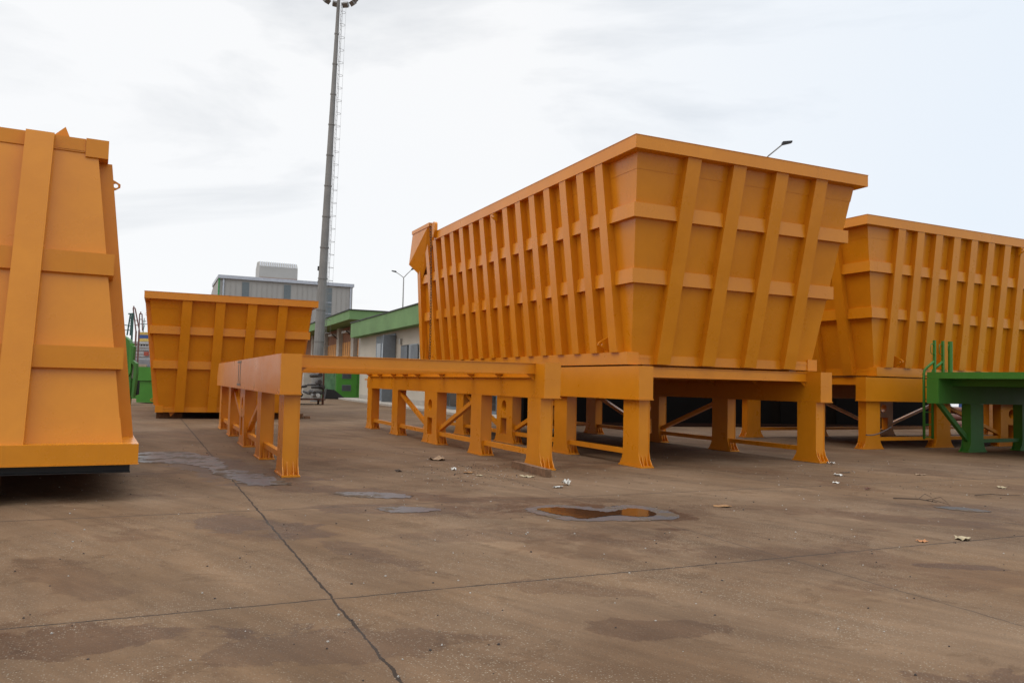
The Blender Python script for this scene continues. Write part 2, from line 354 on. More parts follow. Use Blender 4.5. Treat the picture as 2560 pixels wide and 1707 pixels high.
puddle([(.22, 10.28), (.5, 10.66), (.95, 10.66), (1.2, 10.5), (1.4, 10.75), (1.75, 10.8), (2.08, 10.45), (2.12, 9.9), (1.6, 9.62), (1.2, 9.6), (.85, 9.5), (.5, 9.72)], WETF, .004, 'damp margin around the brown puddle', .04, 13)
puddle([(-7.6, 16.4), (-6.9, 17.0), (-6.0, 16.1), (-5.5, 15.4), (-4.9, 14.1), (-4.1, 13.4), (-3.5, 12.5), (-3.3, 12.15), (-3.75, 11.95), (-4.2, 12.4), (-4.8, 13.2), (-5.3, 14.0), (-5.9, 14.6), (-6.8, 14.9)], WETF, .005, 'long wet patch running from the upturned hopper past the empty stand leg', .07, 5)
puddle([(-2.45, 11.35), (-2.1, 11.52), (-1.75, 11.5), (-1.35, 11.25), (-1.4, 11.05), (-1.8, 10.95), (-2.2, 11.1)], WETF, .005, 'thin pale puddle in the middle of the yard before the empty stand', .04, 6)
puddle([(-1.65, 10.1), (-1.35, 10.28), (-1.0, 10.24), (-.85, 10.08), (-1.1, 9.85), (-1.4, 9.82)], WETF, .005, 'small pale puddle nearest the brown reflecting puddle', .03, 7)
puddle([(6.0, 11.35), (6.3, 11.4), (6.6, 11.1), (6.45, 10.95), (6.15, 11.05)], WETF, .005, 'little wet patch at the right side of the yard', .03, 9)
puddle([(2.75, 4.25), (3.0, 4.42), (3.3, 4.45), (3.6, 4.3), (3.5, 4.05), (3.0, 4.0)], WETF, .005, 'pale wet patch at the bottom right corner of the yard', .03, 10)

# ================================================================ stand
WS = 5.115; HW = WS / 2; ZB, ZT = 1.353, 2.0; WB = .335
def build_stand(mat):
    root = empty('equipment_stand', (0, 0, 0))
    def X(u): return u - HW
    prof = [(0, ZB), (0, ZT), (13.0, ZT), (13.4, 1.62), (13.4, ZB)]
    for side in (0, 1):
        u0 = 0 if side == 0 else WS - WB
        b = MB(); b.prism(prof, 'x', X(u0), X(u0 + WB))
        beam = b.build('main_beam', mat, root, .006)
        # lip where bottom plate stands a touch proud
        lp = MB().box(X(u0) - .012, X(u0 + WB) + .012, -.014, 13.38, ZB - .022, ZB - .002).build('bottom_flange', mat, beam)
        l = MB(); a0, a1 = X(u0 + .05), X(u0 + WB - .05)
        l.box(a0, a1, 13.40, 13.95, 1.60, 1.64)
        l.prism([(13.40, 1.64), (13.40, 1.86), (13.62, 1.64)], 'x', a0 + .04, a0 + .06); l.prism([(13.40, 1.64), (13.40, 1.86), (13.62, 1.64)], 'x', a1 - .06, a1 - .04)
        l.prism([(13.40, 1.60), (13.40, 1.36), (13.8, 1.60)], 'x', a0 + .04, a0 + .06); l.prism([(13.40, 1.60), (13.40, 1.36), (13.8, 1.60)], 'x', a1 - .06, a1 - .04)
        l.build('coupling_bracket', mat, root)
    for v in (.40, 1.95, 3.55, 5.55, 7.55, 8.75, 9.9, 11.5, 12.8):
        c = MB(); c.box(X(WB), X(WS - WB), v + .02, v + .10, 1.80, 1.985)
        c.box(X(WB), X(WS - WB), v, v + .14, 1.985, 1.997)
        c.box(X(WB), X(WS - WB), v, v + .14, 1.788, 1.80)
        for (ua, ub) in ((WB, WB + .16), (WS - WB, WS - WB - .16)):
            c.prism([(X(ua), 1.788), (X(ub), 1.788), (X(ua), 1.66)], 'y', v + .05, v + .07)
        c.build('crossbeam', mat, root)
    for s, u in ((0, WB), (1, WS - WB)):
        sg = 1 if s == 0 else -1
        lo, hi = sorted((X(u), X(u + sg * .05)))
        MB().box(lo, hi, .45, 12.95, 1.715, 1.735).build('beam_ledge', mat, root)
    legs = [(.12, .68), (3.07, 3.68), (6.06, 7.08), (9.62, 10.22), (12.65, 13.22)]
    for side in (0, 1):
        ua = .091 if side == 0 else WS - .35; ub = ua + .259
        x0, x1 = X(ua), X(ub); zt = ZB - .022
        for i, (v0, v1) in enumerate(legs):
            b = MB(); b.box(x0 + .012, x1 - .012, v0 + .01, v1 - .01, .03, zt)
            leg = b.build('leg', mat, root)
            fl = [(v0 - .12, .032), (v0 - .10, .07), (v0 - .035, .16), (v0, .30), (v0, zt - .002), (v1, zt - .002), (v1, .30), (v1 + .035, .16), (v1 + .10, .07), (v1 + .12, .032)]
            def cutter():
                cb = MB(); cb.tube([(x0 - .2, 6.6, .995), (x1 + .2, 6.6, .995)], .145, 24)
                cb.box(x0 - .2, x1 + .2, 6.42, 6.80, .23, .66)
                return cb.build('tmp', None)
            if i == 2: cut(leg, cutter())          # lifting hole and slot through the wide middle leg
            for xa in (x0, x1 - .014):
                sp = MB().prism(fl, 'x', xa, xa + .014).build('side_plate', mat, leg)
                if i == 2: cut(sp, cutter())
            for xx in (x0 + .075, x1 - .085):
                for vv, sg in ((v0 + .01, -1), (v1 - .01, 1)):
                    MB().prism([(vv, .03), (vv + sg * .10, .03), (vv + sg * .08, .06), (vv, .24)], 'x', xx, xx + .01).build('gusset', mat, leg)
            MB().box(x0 - .02, x1 + .02, v0 - .135, v1 + .135, .002, .03).build('foot_plate', mat, leg)
        xm = (x0 + x1) / 2
        for i in range(4):
            a = legs[i][1] - .008; c = legs[i + 1][0] + .008
            MB().box(xm - .05, xm + .05, a, c, .225, .325).build('stretcher', mat, root, .006)
        for (va, za, vb, zb) in ((6.09, .40, 3.66, 1.22), (7.05, .40, 9.64, 1.22)):
            dv = Vector((0, vb - va, zb - za)).normalized(); nn = Vector((0, -dv.z, dv.y)) * .05
            if nn.z < 0: nn = -nn
            A = Vector((0, va, za)); B = Vector((0, vb, zb)); q = []
            for xx in (xm - .05, xm + .05): q.append([(xx, *(A - nn).yz), (xx, *(B - nn).yz), (xx, *(B + nn).yz), (xx, *(A + nn).yz)])
            MB().hexa([q[0][0], q[1][0], q[1][1], q[0][1], q[0][3], q[1][3], q[1][2], q[0][2]]).build('diagonal_brace', mat, root)
    return root
def place(root, fr, side=0, z=0.0, flip=False):
    px, py, t = fr; h = HW if side == 0 else -HW
    root.location = (px + h * cos(t), py + h * sin(t), z)
    root.rotation_euler = (0, pi if flip else 0, t)
MF = (2.507, 15.692, .4326); TF = (-3.733, 12.958, .4231); NF = (9.81, 22.137, -1.117)
GF = (-12.88, 29.06, .41); IF = (-9.983, 8.188, .48)
stand = build_stand(ORANGE); place(stand, TF)
tag(stand, 'empty orange steel stand with bare crossbeams left of the raised hopper', 'stand', 'orange steel stands')
# strapping scuffs painted over on the near side beam of the empty stand
sc = MB(); 
for v, z0, z1, dz in ((6.35, 1.42, 1.96, .03), (6.75, 1.46, 1.90, .025)):
    sc.box(-HW - .006, -HW - .001, v, v + .10, z0, z1)
for v, z in ((6.2, 1.93), (6.2, 1.40)): sc.box(-HW - .009, -HW - .007, v, v + .85, z, z + .05)
extra = sc.build('strap_mark', STEELGREY)
stand_m = copy_tree(stand); place(stand_m, MF); tag(stand_m, 'orange steel stand carrying the tall hopper with the hanging chain', 'stand', 'orange steel stands')
stand_n = copy_tree(stand); place(stand_n, NF, 1); tag(stand_n, 'orange steel stand with wire round its corner leg, behind the green platform', 'stand', 'orange steel stands')
extra.parent = stand

# ================================================================ hopper
BZ, CU, CV = 2.2736, .1230, .4705; TZ, BU, BV = 6.1395, -.3129, -.3016
Z0 = 2.04
def cor(z, e=0.0):
    t = (z - BZ) / (TZ - BZ); return CU + (BU - CU) * t - e, CV + (BV - CV) * t - e
VF = 13.0
def build_hopper(mat):
    root = empty('tapered_hopper', (0, 0, 0))
    def X(u): return u - HW
    def Z(z): return z - Z0
    def wall_pts(z, e, far=VF):
        cu, cv = cor(z, e); return (cu, cv), (WS - cu, cv), (WS - cu, far), (cu, far)
    # shell: open tray with thick walls
    b = MB(); bm = b.bm
    def ring(z, e, far): return [bm.verts.new((X(u), v, Z(z))) for u, v in wall_pts(z, e, far)]
    zt = 6.30
    ob, ot, it, ib = ring(2.06, 0, VF), ring(zt, 0, VF), ring(zt, -.06, VF - .06), ring(2.14, -.06, VF - .06)
    for A, B in ((ob, ot), (ot, it), (it, ib)):
        for i in range(4): bm.faces.new((A[i], A[(i + 1) % 4], B[(i + 1) % 4], B[i]))
    bm.faces.new(ob); bm.faces.new(ib)
    # doubler plate round the top leaves a visible seam
    for (i0, i1) in ((0, 1), (1, 2), (3, 0)):
        lo0, lo1 = wall_pts(5.83, .007), wall_pts(6.2, .007); li0, li1 = wall_pts(5.83, -.01), wall_pts(6.2, -.01)
        P = lambda q, z: (X(q[0]), q[1], Z(z))
        b.hexa([P(lo0[i0], 5.83), P(lo0[i1], 5.83), P(li0[i1], 5.83), P(li0[i0], 5.83), P(lo1[i0], 6.2), P(lo1[i1], 6.2), P(li1[i1], 6.2), P(li1[i0], 6.2)])
    b.build('shell', mat, root)
    # rim: box section round three sides
    r = MB(); ru, rv = -.504, -.536; z0, z1 = 6.139, 6.387; far = 11.05; iu = .28
    r.box(X(ru), X(WS - ru), rv, rv + .34, Z(z0), Z(z1))
    r.box(X(ru), X(ru + iu), rv + .34, far, Z(z0), Z(z1)); r.box(X(WS - ru - iu), X(WS - ru), rv + .34, far, Z(z0), Z(z1))
    bmesh.ops.remove_doubles(r.bm, verts=r.bm.verts, dist=1e-5)
    r.build('rim', mat, root)
    MB().box(X(ru) - .008, X(WS - ru) + .008, rv - .008, rv + .30, Z(z1) + .001, Z(z1) + .012).box(X(ru) - .008, X(ru + .24), rv + .301, far, Z(z1) + .001, Z(z1) + .012)\
        .box(X(WS - ru - .24), X(WS - ru) + .008, rv + .301, far, Z(z1) + .001, Z(z1) + .012).build('rim_cap', mat, root)
    # side ribs
    e = .175
    for k in range(15):
        vc = .885 + .785 * k
        if vc > 11.95: break
        a, c = vc - .145, vc + .145
        zlo, zhi = 2.285, 6.145
        for s in (0, 1):
            q = []
            for z in (zlo, zhi):
                uo, ui = cor(z, e)[0], cor(z, -.02)[0]
                if s: uo, ui = WS - ui, WS - uo
                q += [(X(uo), a, Z(z)), (X(ui), a, Z(z)), (X(ui), c, Z(z)), (X(uo), c, Z(z))]
            MB().hexa(q).build('side_rib', mat, root, .010)
    for s in (0, 1):
        q = []
        for z, a, c in ((2.292, 13.16, 13.46), (5.7, 12.68, 12.96)):
            uo, ui = cor(z, e)[0], cor(z, -.02)[0]
            if s: uo, ui = WS - ui, WS - uo
            q += [(X(uo), a, Z(z)), (X(ui), a, Z(z)), (X(ui), c, Z(z)), (X(uo), c, Z(z))]
        MB().hexa(q).build('corner_post', mat, root, .010)
    # end ribs
    for ut, ub_ in ((.935, .82), (2.08, 1.96), (3.21, 3.08), (4.32, 4.20)):
        q = []; uc0, uc1 = ub_, ut
        for z, uc in ((2.052, uc0), (6.145, uc1)):
            vo, vi = cor(z, e)[1], cor(z, -.02)[1]
            q += [(X(uc - .165), vo, Z(z)), (X(uc + .165), vo, Z(z)), (X(uc + .165), vi, Z(z)), (X(uc - .165), vi, Z(z))]
        MB().hexa(q).build('end_rib', mat, root, .010)
    # horizontal bands wrap both corners
    for zb_, zt_, e_ in ((4.906, 5.188, .100), (3.652, 3.937, .082)):
        n = MB(); bm = n.bm
        def rg(z, e1):
            cu, cv = cor(z, e1); return [bm.verts.new((X(u), v, Z(z))) for u, v in ((cu, 12.9), (cu, cv), (WS - cu, cv), (WS - cu, 12.9))]
        def rv_(z):
            cu, cv = cor((zb_ + zt_) / 2, e_); return [bm.verts.new((X(u), v, Z(z))) for u, v in ((cu, 12.9), (cu, cv), (WS - cu, cv), (WS - cu, 12.9))]
        A, B, C, D = rv_(zb_), rv_(zt_), rg(zt_ + .012, -.01), rg(zb_ - .0, -.01)
        for P_, Q_ in ((A, B), (B, C), (C, D), (D, A)):
            for i in range(3): bm.faces.new((P_[i], P_[i + 1], Q_[i + 1], Q_[i]))
        bm.faces.new((A[0], B[0], C[0], D[0])); bm.faces.new((A[3], D[3], C[3], B[3]))
        n.build('stiffening_band', mat, root, .008)
    # base
    for u0 in (0, WS - .28):
        MB().box(X(u0), X(u0 + .28), .44, 13.15, Z(2.035), Z(2.288)).build('base_beam', mat, root, .008)
    MB().box(X(.282), X(WS - .282), .462, .56, Z(2.045), Z(2.235)).box(X(.282), X(.62), .456, .461, Z(2.17), Z(2.215)).box(X(WS - .62), X(WS - .282), .456, .461, Z(2.17), Z(2.215)).build('base_strip', mat, root, .004)
    # far tailgate and hood
    MB().box(X(-.02), X(WS + .02), 13.03, 13.10, Z(2.1), Z(6.3)).build('tailgate', mat, root, .006)
    ck = [(11.25, 6.50), (11.35, 6.60), (12.96, 6.62), (13.35, 5.60), (12.72, 5.08), (12.45, 5.30)]
    h = MB()
    for s in (0, 1):
        f = (lambda u: u) if s == 0 else (lambda u: WS - u)
        pts = [(-.62, 12.96, 6.60), (-.62, 11.40, 6.60), (-.60, 13.35, 5.62), (-.40, 12.96, 6.60), (-.40, 11.15, 6.60), (-.40, 11.15, 6.40), (-.30, 12.70, 5.10), (-.40, 13.34, 5.60)]
        vv = [h.bm.verts.new((X(f(u)), v, z)) for u, v, z in pts]
        bmesh.ops.convex_hull(h.bm, input=vv)
    h.prism([(12.72, 5.08), (12.70, 5.12), (13.30, 5.62), (13.35, 5.60)], 'x', X(-.32), X(WS + .32))
    h.prism([(13.35, 5.60), (13.30, 5.62), (12.91, 6.60), (12.96, 6.62)], 'x', X(-.41), X(WS + .41))
    hood = h.build('hood', mat, root)
    t = MB()
    for u0 in (-.64, WS + .44): t.box(X(u0), X(u0 + .20), 11.2, 13.0, Z(6.56 if 0 else 6.60), Z(6.72))
    t.box(X(-.44), X(WS + .44), 12.82, 13.0, Z(6.60), Z(6.72)); t.build('hood_rim', mat, hood)
    # shift hood into local z
    for o in (hood,):
        pass
    hd = hood.data
    for v in hd.vertices: v.co.z -= Z0
    # hinge plates
    for s in (0, 1):
        a0 = -.60 if s == 0 else WS + .50
        p = MB(); pts = [(10.75, 6.40), (10.75, 6.60)] + [(10.87 - .12 * cos(a), 6.60 + .09 * sin(a)) for a in (0.5, 1.2, 1.9, 2.6)] + [(11.0, 6.60), (11.0, 6.2), (10.86, 6.2)]
        p.prism([(y, Z(z)) for y, z in pts], 'x', X(a0), X(a0 + .10)); p.build('hinge_plate', mat, root)
    # lifting lugs
    def lug(u, v, z, s, out, h):
        l = MB(); sg = -1 if s == 0 else 1; x = X(u if s == 0 else WS - u)
        pts = [(x, Z(z + h)), (x + sg * out * .8, Z(z + h * .35)), (x + sg * out, Z(z + h * .1)), (x + sg * out, Z(z - h * .15)), (x + sg * out * .8, Z(z - h * .35)), (x, Z(z - h))]
        l.prism(pts, 'y', v - .02, v + .02); o = l.build('lifting_lug', mat, root)
        c = MB(); c.tube([(x + sg * out * .78, v - .2, Z(z)), (x + sg * out * .78, v + .2, Z(z))], .035, 12); cut(o, c.build('tmp', None))
    for s in (0, 1):
        lug(-.42, 6.20, 6.03, s, .17, .15)
        lug(.11, 1.28, 2.47, s, .29, .17); lug(.11, 12.1, 2.45, s, .22, .15)
    # triangular guide plates under the base
    for u in (.47, WS - .71):
        for v in (.60, 12.3):
            tri = [(X(u), Z(2.05)), (X(u + .24), Z(2.05)), (X(u + (.17 if u > 2 else .07)), Z(2.05) - .17)]
            MB().prism(tri, 'y', v, v + .03).build('guide_plate', mat, root)
    return root
hop = build_hopper(ORANGE)
place(hop, MF, 0, Z0)
tag(hop, 'tall ribbed orange hopper raised on a stand, with a chain hanging at its far end', 'hopper', 'ribbed orange hoppers')
h2 = copy_tree(hop); place(h2, NF, 1, Z0); tag(h2, 'ribbed orange hopper on a stand behind the green platform, running off the right edge', 'hopper', 'ribbed orange hoppers')
h3 = copy_tree(hop); place(h3, GF, 0, Z0 - 1.80); tag(h3, 'ribbed orange hopper set low on timber blocks before the grey warehouse', 'hopper', 'ribbed orange hoppers')
h4 = copy_tree(hop); h4.rotation_euler = (0, pi, IF[2]); h4.location = (IF[0] + HW * cos(IF[2]), IF[1] + HW * sin(IF[2]), 6.856 - Z0)
tag(h4, 'upturned orange hopper standing rim down on black beams, nearest the camera', 'hopper', 'ribbed orange hoppers')

def local(fr, u, v): return (fr[0] + u * cos(fr[2]) - v * sin(fr[2]), fr[1] + u * sin(fr[2]) + v * cos(fr[2]))
# hanging chain
c = MB(); z = 6.60; u0, v0 = -.63, 10.98
def cp(z): 
    t = (6.6 - z) / 4.4; uu = -.66 + .22 * t; return (uu, v0 + .35 * t * t)
i = 0
while z > 2.02:
    uu, vv = cp(z); x, y = local(MF, uu, vv); ang = MF[2] + (pi / 2 if i % 2 else 0) + .3
    rx, rz = .034, .058; pts = []
    for k in range(10):
        a = 2 * pi * k / 10; px = rx * cos(a); pts.append((x + px * cos(ang), y + px * sin(ang), z + rz * sin(a)))
    c.tube(pts, .009, 5, closed=True); z -= .088; i += 1
tag(c.build('chain', CHAINM, smooth=True), 'dark link chain hanging down from the hood of the raised hopper', 'chain')

# ---------------------------------------------------------------- black beams and timber under the upturned hopper
def rbox(name, fr, u0, u1, v0, v1, z0, z1, mat, bevel=.004, parent=None):
    b = MB(); b.box(u0, u1, v0, v1, z0, z1); o = b.build(name, mat, parent, bevel)
    o.location = (fr[0], fr[1], 0); o.rotation_euler = (0, 0, fr[2]); return o
def ibeam(fr, v, label):
    root = empty('support_beam', (*local(fr, 2.5, v), .34), (0, 0, fr[2]))
    MB().box(-3.05, 3.04, -.07, .07, -.001, .013).box(-3.05, 3.04, -.07, .07, .11, .124).box(-3.045, 3.035, -.012, .012, .014, .109).build('flange_beam', BLACK, root)
    return tag(root, label, 'beam', 'black beams under the upturned hopper')
ibeam(IF, -.30, 'black steel beam under the near end of the upturned hopper')
ibeam(IF, 10.3, 'black steel beam under the far end of the upturned hopper')
for v, w in ((-.30, 'near'), (10.3, 'far')):
    for u, w2 in ((.6, 'outer'), (3.9, 'inner')):
        tag(rbox('timber_block', IF, u - .2, u + .2, v - .25, v + .25, .003, .339, WOOD, .01), 'timber block under the %s black beam of the upturned hopper, %s one' % (w, w2), 'timber block', 'timber blocks under the upturned hopper')
for (u, v, lab) in ((.5, .95, 'left'), (4.62, .95, 'right'), (.5, 11.5, 'far left'), (4.62, 11.5, 'far right')):
    tag(rbox('timber_block', GF, u - .45, u + .45, v - .15, v + .15, .003, .222, WOOD, .01), 'timber block under the %s corner of the low hopper' % lab, 'timber block', 'timber blocks under the low hopper')
tag(rbox('timber_offcut', GF, 5.2, 5.42, .9, 1.15, .003, .20, WOOD, .01), 'taller timber offcut beside the low hopper, near the stand leg', 'timber')
tag(rbox('timber_offcut', GF, 5.45, 5.68, .8, 1.0, .003, .11, WOOD, .01), 'flat timber offcut lying right of the taller one by the low hopper', 'timber')

# timber at the foot of the empty stand
tb = MB(); tb.box(0, 1.52, -.06, .06, 0, .13); tb.box(.06, .14, -.063, -.061, .01, .12); tb = tb.build('timber_beam', WOOD, None, .01)
tb.location = (.10, 15.28, .003); tb.rotation_euler = (0, 0, math.atan2(13.82 - 15.28, .70 - .10)); tag(tb, 'old square timber lying at the foot of the empty stand', 'timber')

# wire wound round the corner leg of the right stand
w = MB(); legc = local(NF, WS - .22, .40)
for k, (z, r) in enumerate(((.13, 0), (.17, .015), (.22, .0))):
    pts = []
    for i in range(24):
        a = 2 * pi * i / 24; cu = max(-.17, min(.17, .28 * cos(a))); cv = max(-.37, min(.37, .55 * sin(a)))
        q = rot2((cu, cv), NF[2]); pts.append((legc[0] + q[0], legc[1] + q[1], z + .03 * sin(a * 2 + k)))
    w.tube(pts, .010, 5, closed=True)
pts = []
for i in range(12):
    t = i / 11; q = local(NF, WS - .03, .05 + .85 * t); pts.append((*q, .33 + .17 * t * t))
w.tube(pts, .008, 5)
tag(w.build('wire', ROPE, smooth=True), 'grey wire wound round the corner leg of the right hand stand', 'wire')
w = MB(); pts = []
for i in range(12):
    t = i / 11; q = local(NF, .05, -.05 + 1.0 * t); pts.append((*q, .62 - .22 * sin(pi * (1 - t) * .6) + .0))
w.tube(pts, .018, 5); q0 = local(NF, WS - .0, 0)
tag(w.build('wire', ROPE, smooth=True), 'grey wire slung across the shaded far leg of the right hand stand', 'wire')

# ================================================================ green platform
P0 = (11.224, 21.618, -1.073)
root = empty('green_platform', (P0[0], P0[1], 0), (0, 0, P0[2]))
tag(root, 'dark green steel platform on legs with ladder and posts at the right edge', 'platform')
GW = 3.6
for u0 in (0, GW - .335): MB().box(u0, u0 + .335, 0, 9.5, 1.32, 1.985).build('main_beam', GREEN, root, .006)
MB().box(-.02, GW + .02, .045, 9.6, 1.99, 2.159).build('deck', GREEN, root, .006)
for (v0, v1) in ((1.40, 1.98), (3.86, 4.45), (6.9, 7.5)):
    for u0 in (.091, GW - .35):
        lg = MB().box(u0 + .012, u0 + .247, v0 + .01, v1 - .01, .03, 1.318).build('leg', GREEN, root)
        fl = [(v0 - .12, .032), (v0 - .10, .07), (v0 - .035, .16), (v0, .30), (v0, 1.312), (v1, 1.312), (v1, .30), (v1 + .035, .16), (v1 + .10, .07), (v1 + .12, .032)]
        for xa in (u0, u0 + .245): MB().prism(fl, 'x', xa, xa + .014).build('side_plate', GREEN, lg)
        MB().box(u0 - .02, u0 + .279, v0 - .135, v1 + .135, .002, .03).build('foot_plate', GREEN, lg)
for xm in (.22, GW - .22):
    q = []
    for xx in (xm - .05, xm + .05): q.append([(xx, .12, 1.318), (xx, 1.405, .28), (xx, 1.405, .44), (xx, .30, 1.318)])
    MB().hexa([q[0][0], q[1][0], q[1][1], q[0][1], q[0][3], q[1][3], q[1][2], q[0][2]]).build('diagonal_brace', GREEN, root)
    MB().box(xm - .05, xm + .05, 1.99, 3.85, .25, .35).build('stretcher', GREEN, root); MB().box(xm - .05, xm + .05, 4.46, 6.89, .25, .35).build('stretcher', GREEN, root)
for v in (.6, 3.0, 5.5, 8.0): MB().box(.336, GW - .336, v, v + .12, 1.80, 1.984).build('crossbeam', GREEN, root)
lad = empty('ladder', (0, 0, 0)); lad.parent = root
for (v, vt) in ((.06, .27), (.43, .64)):
    ux = -.12
    MB().tube([(ux, v, .35), (ux, v, 2.12), (ux + .01, v + .02, 2.22), (ux + .06, v + .08, 2.31), (.05, vt - .02, 2.46)], .036, 10).build('stile', GREEN, lad, smooth=True)
    MB().box(.02, .08, vt - .03, vt + .03, 2.16, 3.03).build('post', GREEN, lad, .004)
    MB().tube([(.05, vt - .03, 2.93), (.05, vt - .13, 2.93), (.05, vt - .16, 2.89), (.05, vt - .16, 2.70), (.05, vt - .13, 2.66), (.05, vt - .03, 2.66)], .011, 6).build('grab_handle', GREEN, lad, smooth=True)
for z in (.40, .74, 1.08, 1.42, 1.76, 2.06):
    MB().tube([(-.12, .06, z), (-.12, .43, z)], .014, 6).build('rung', GREEN, lad, smooth=True)
ps = MB().tube([(.12, .86, 2.16), (.12, .86, 3.02)], .06, 16).build('post', GREEN, root)
MB().tube([(.12, .81, 2.94), (.12, .76, 2.90), (.12, .76, 2.78), (.12, .81, 2.73)], .011, 6).build('cleat', GREEN, ps, smooth=True)
MB().tube([(.12, .91, 2.94), (.12, .955, 2.90), (.12, .955, 2.78), (.12, .91, 2.73)], .011, 6).build('cleat', GREEN, ps, smooth=True)

# ================================================================ long white building with green fascia
BT = .404
def bfr(name, lab, cat, grp=None):
    r = empty(name, (0, 0, 0), (0, 0, BT)); return tag(r, lab, cat, grp)
wb = bfr('white_building', 'low white rendered building under a green fascia behind the chained hopper', 'building')
UW = 14.25
MB().box(UW, UW + 14, 31.5, 64.7, .12, 5.3).build('wall', WALL, wb)
MB().box(UW - .7, UW + 14.5, 31.0, 65.4, 5.02, 6.2).build('fascia', FASCIA, wb)
MB().box(UW - .76, UW + 14.5, 30.9, 65.46, 6.2, 6.27).build('roof_edge', BLACK, wb)
MB().box(UW - .012, UW - .001, 31.5, 64.6, .13, .42).build('plinth', CONC, wb)
# glazed door
dr = MB().box(UW - .06, UW - .013, 53.6, 59.1, .13, 4.85).build('door', FRAME, wb)
MB().box(UW - .075, UW - .061, 54.3, 55.9, .4, 4.3).build('pane', GLASSL, dr); MB().box(UW - .075, UW - .061, 56.05, 57.2, .4, 4.3).build('pane', GLASSL, dr)
MB().box(UW - .075, UW - .061, 57.6, 58.8, .3, 4.3).build('pane', GLASS, dr)
MB().box(UW - .09, UW - .076, 56.2, 56.24, 1.3, 3.4).build('handle', STEELGREY, dr)
lf = MB().box(UW - .95, UW - .10, 53.35, 53.5, .15, 4.7).build('door_leaf', SHUT, wb)
MB().box(UW - .16, UW - .013, 52.0, 52.35, 4.05, 4.4).build('meter_box', CLAD, wb)
# windows with shutters
for (v0, v1) in ((48.2, 51.95),):
    wn = MB().box(UW - .05, UW - .013, v0, v1, 1.3, 3.95).build('window', GLASS, wb)
    MB().box(UW - .10, UW - .051, v0 + 2.2, v1, 1.3, 3.9).build('shutter', SHUT, wn); MB().box(UW - .10, UW - .051, v0 - .2, v0 + 1.4, 1.3, 3.9).build('shutter', SHUT, wn)
for (v0, v1, z0, z1) in ((40.4, 43.0, .13, 3.2), (34.9, 36.1, .13, 3.0), (31.6, 33.0, .13, 3.1)):
    wn = MB().box(UW - .05, UW - .013, v0, v1, z0, z1).build('glazed_door', FRAME, wb)
    n = 2; w_ = (v1 - v0 - .1 * (n + 1)) / n
    for k in range(n): MB().box(UW - .065, UW - .051, v0 + .1 + k * (w_ + .1), v0 + .1 + k * (w_ + .1) + w_, z0 + .15, z1 - .12).build('pane', GLASS, wn)
pv = MB().box(12.65, UW + 14, 31.2, 66, .001, .12).build('pavement', CONC, None, .01); pv.rotation_euler = (0, 0, BT); tag(pv, kind='structure')
# workshop behind the stands, its deep shade put into near-black colours
ws = empty('dark_workshop', (2.9, 30.6, 0), (0, 0, .28)); tag(ws, 'workshop coloured near black for the shade behind the two raised hoppers', 'building')
MB().box(-2.2, 17.5, 1.0, 3.4, 0.003, 3.3).build('wall', simple('shade_black_wall', (.010, .009, .008), 1, spec=0), ws)
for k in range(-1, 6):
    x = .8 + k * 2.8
    dd = MB().box(x, x + 2.3, .95, .998, .15, 2.9).build('roller_door', simple('shade_black_door', (.005, .005, .005), .9, spec=.1), ws)
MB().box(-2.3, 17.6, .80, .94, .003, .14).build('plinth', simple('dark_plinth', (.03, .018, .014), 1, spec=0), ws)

# ================================================================ farther green fascia building
ab = bfr('brick_building', 'brown and orange panelled building under a green flat roof left of the white building', 'building')
MB().box(17.4, 42, 84.9, 135, 8.02, 9.0).build('fascia', FASCIA, ab)
MB().box(17.3, 42.1, 84.8, 135.1, 9.0, 9.1).build('roof_edge', BLACK, ab)
MB().box(19.9, 41, 86.5, 134, .003, 8.0).build('wall', BRICK, ab)
for v in (87.6, 91.9, 100.6, 110.6, 120.5):
    MB().box(19.4, 19.9 - .003, v, v + 1.5, .003, 8.0).build('column', CONC, ab)
for v0, v1 in ((93.6, 100.4), (102.4, 110.4), (89.3, 91.7), (112.3, 120.3)):
    p_ = MB().box(19.84, 19.897, v0, v1, 4.5, 6.15).build('panel', OPANEL, ab)
    mm = MB(); k = v0 + .9
    while k < v1: mm.box(19.81, 19.838, k, k + .1, 4.5, 6.15); k += 1.3
    mm.build('mullion', BRICK, p_)
    lv = MB(); z = 2.6
    while z < 4.4: lv.box(19.80, 19.897, v0, v1, z, z + .12); z += .3
    lv.build('louvre', OPANEL, ab)
for v in (95.5, 104.5): MB().box(19.2, 19.89, v, v + 2.6, 7.2, 7.45).build('awning_rail', SHIPW, ab)
for v in (92.6, 101.3):
    MB().tube([(19.3, v, 6.7), (18.6, v - .5, 7.2)], .06, 6).build('floodlight_arm', BLACK, ab)

# green vented kiosk
kk = bfr('green_kiosk', 'bright green steel kiosk with vents at the corner of the white building', 'kiosk')
MB().box(12.7, 15.6, 66.0, 69.0, .14, 3.0).box(12.74, 15.55, 66.05, 68.95, .003, .14).build('cabinet', GREEN2, kk)
for z0 in (1.66, .66):
    vn = MB().box(13.1, 13.85, 65.965, 65.997, z0, z0 + .5).build('vent', SHUT, kk)
    sl_ = MB(); 
    for j in range(6): sl_.box(13.12, 13.83, 65.945, 65.963, z0 + .04 + j * .075, z0 + .07 + j * .075)
    sl_.build('slat', BLACK, vn)
MB().box(14.35, 14.37, 65.98, 65.997, .2, 2.9).build('door_seam', BLACK, kk)
pn = bfr('green_mesh_panel', 'pale green mesh panel leaning beside the green kiosk', 'panel')
MB().box(11.5, 12.65, 66.6, 66.7, .05, 2.9).build('sheet', simple('pale_green', (.12, .24, .12), .7, var=.3, scale=4), pn)
mm = MB()
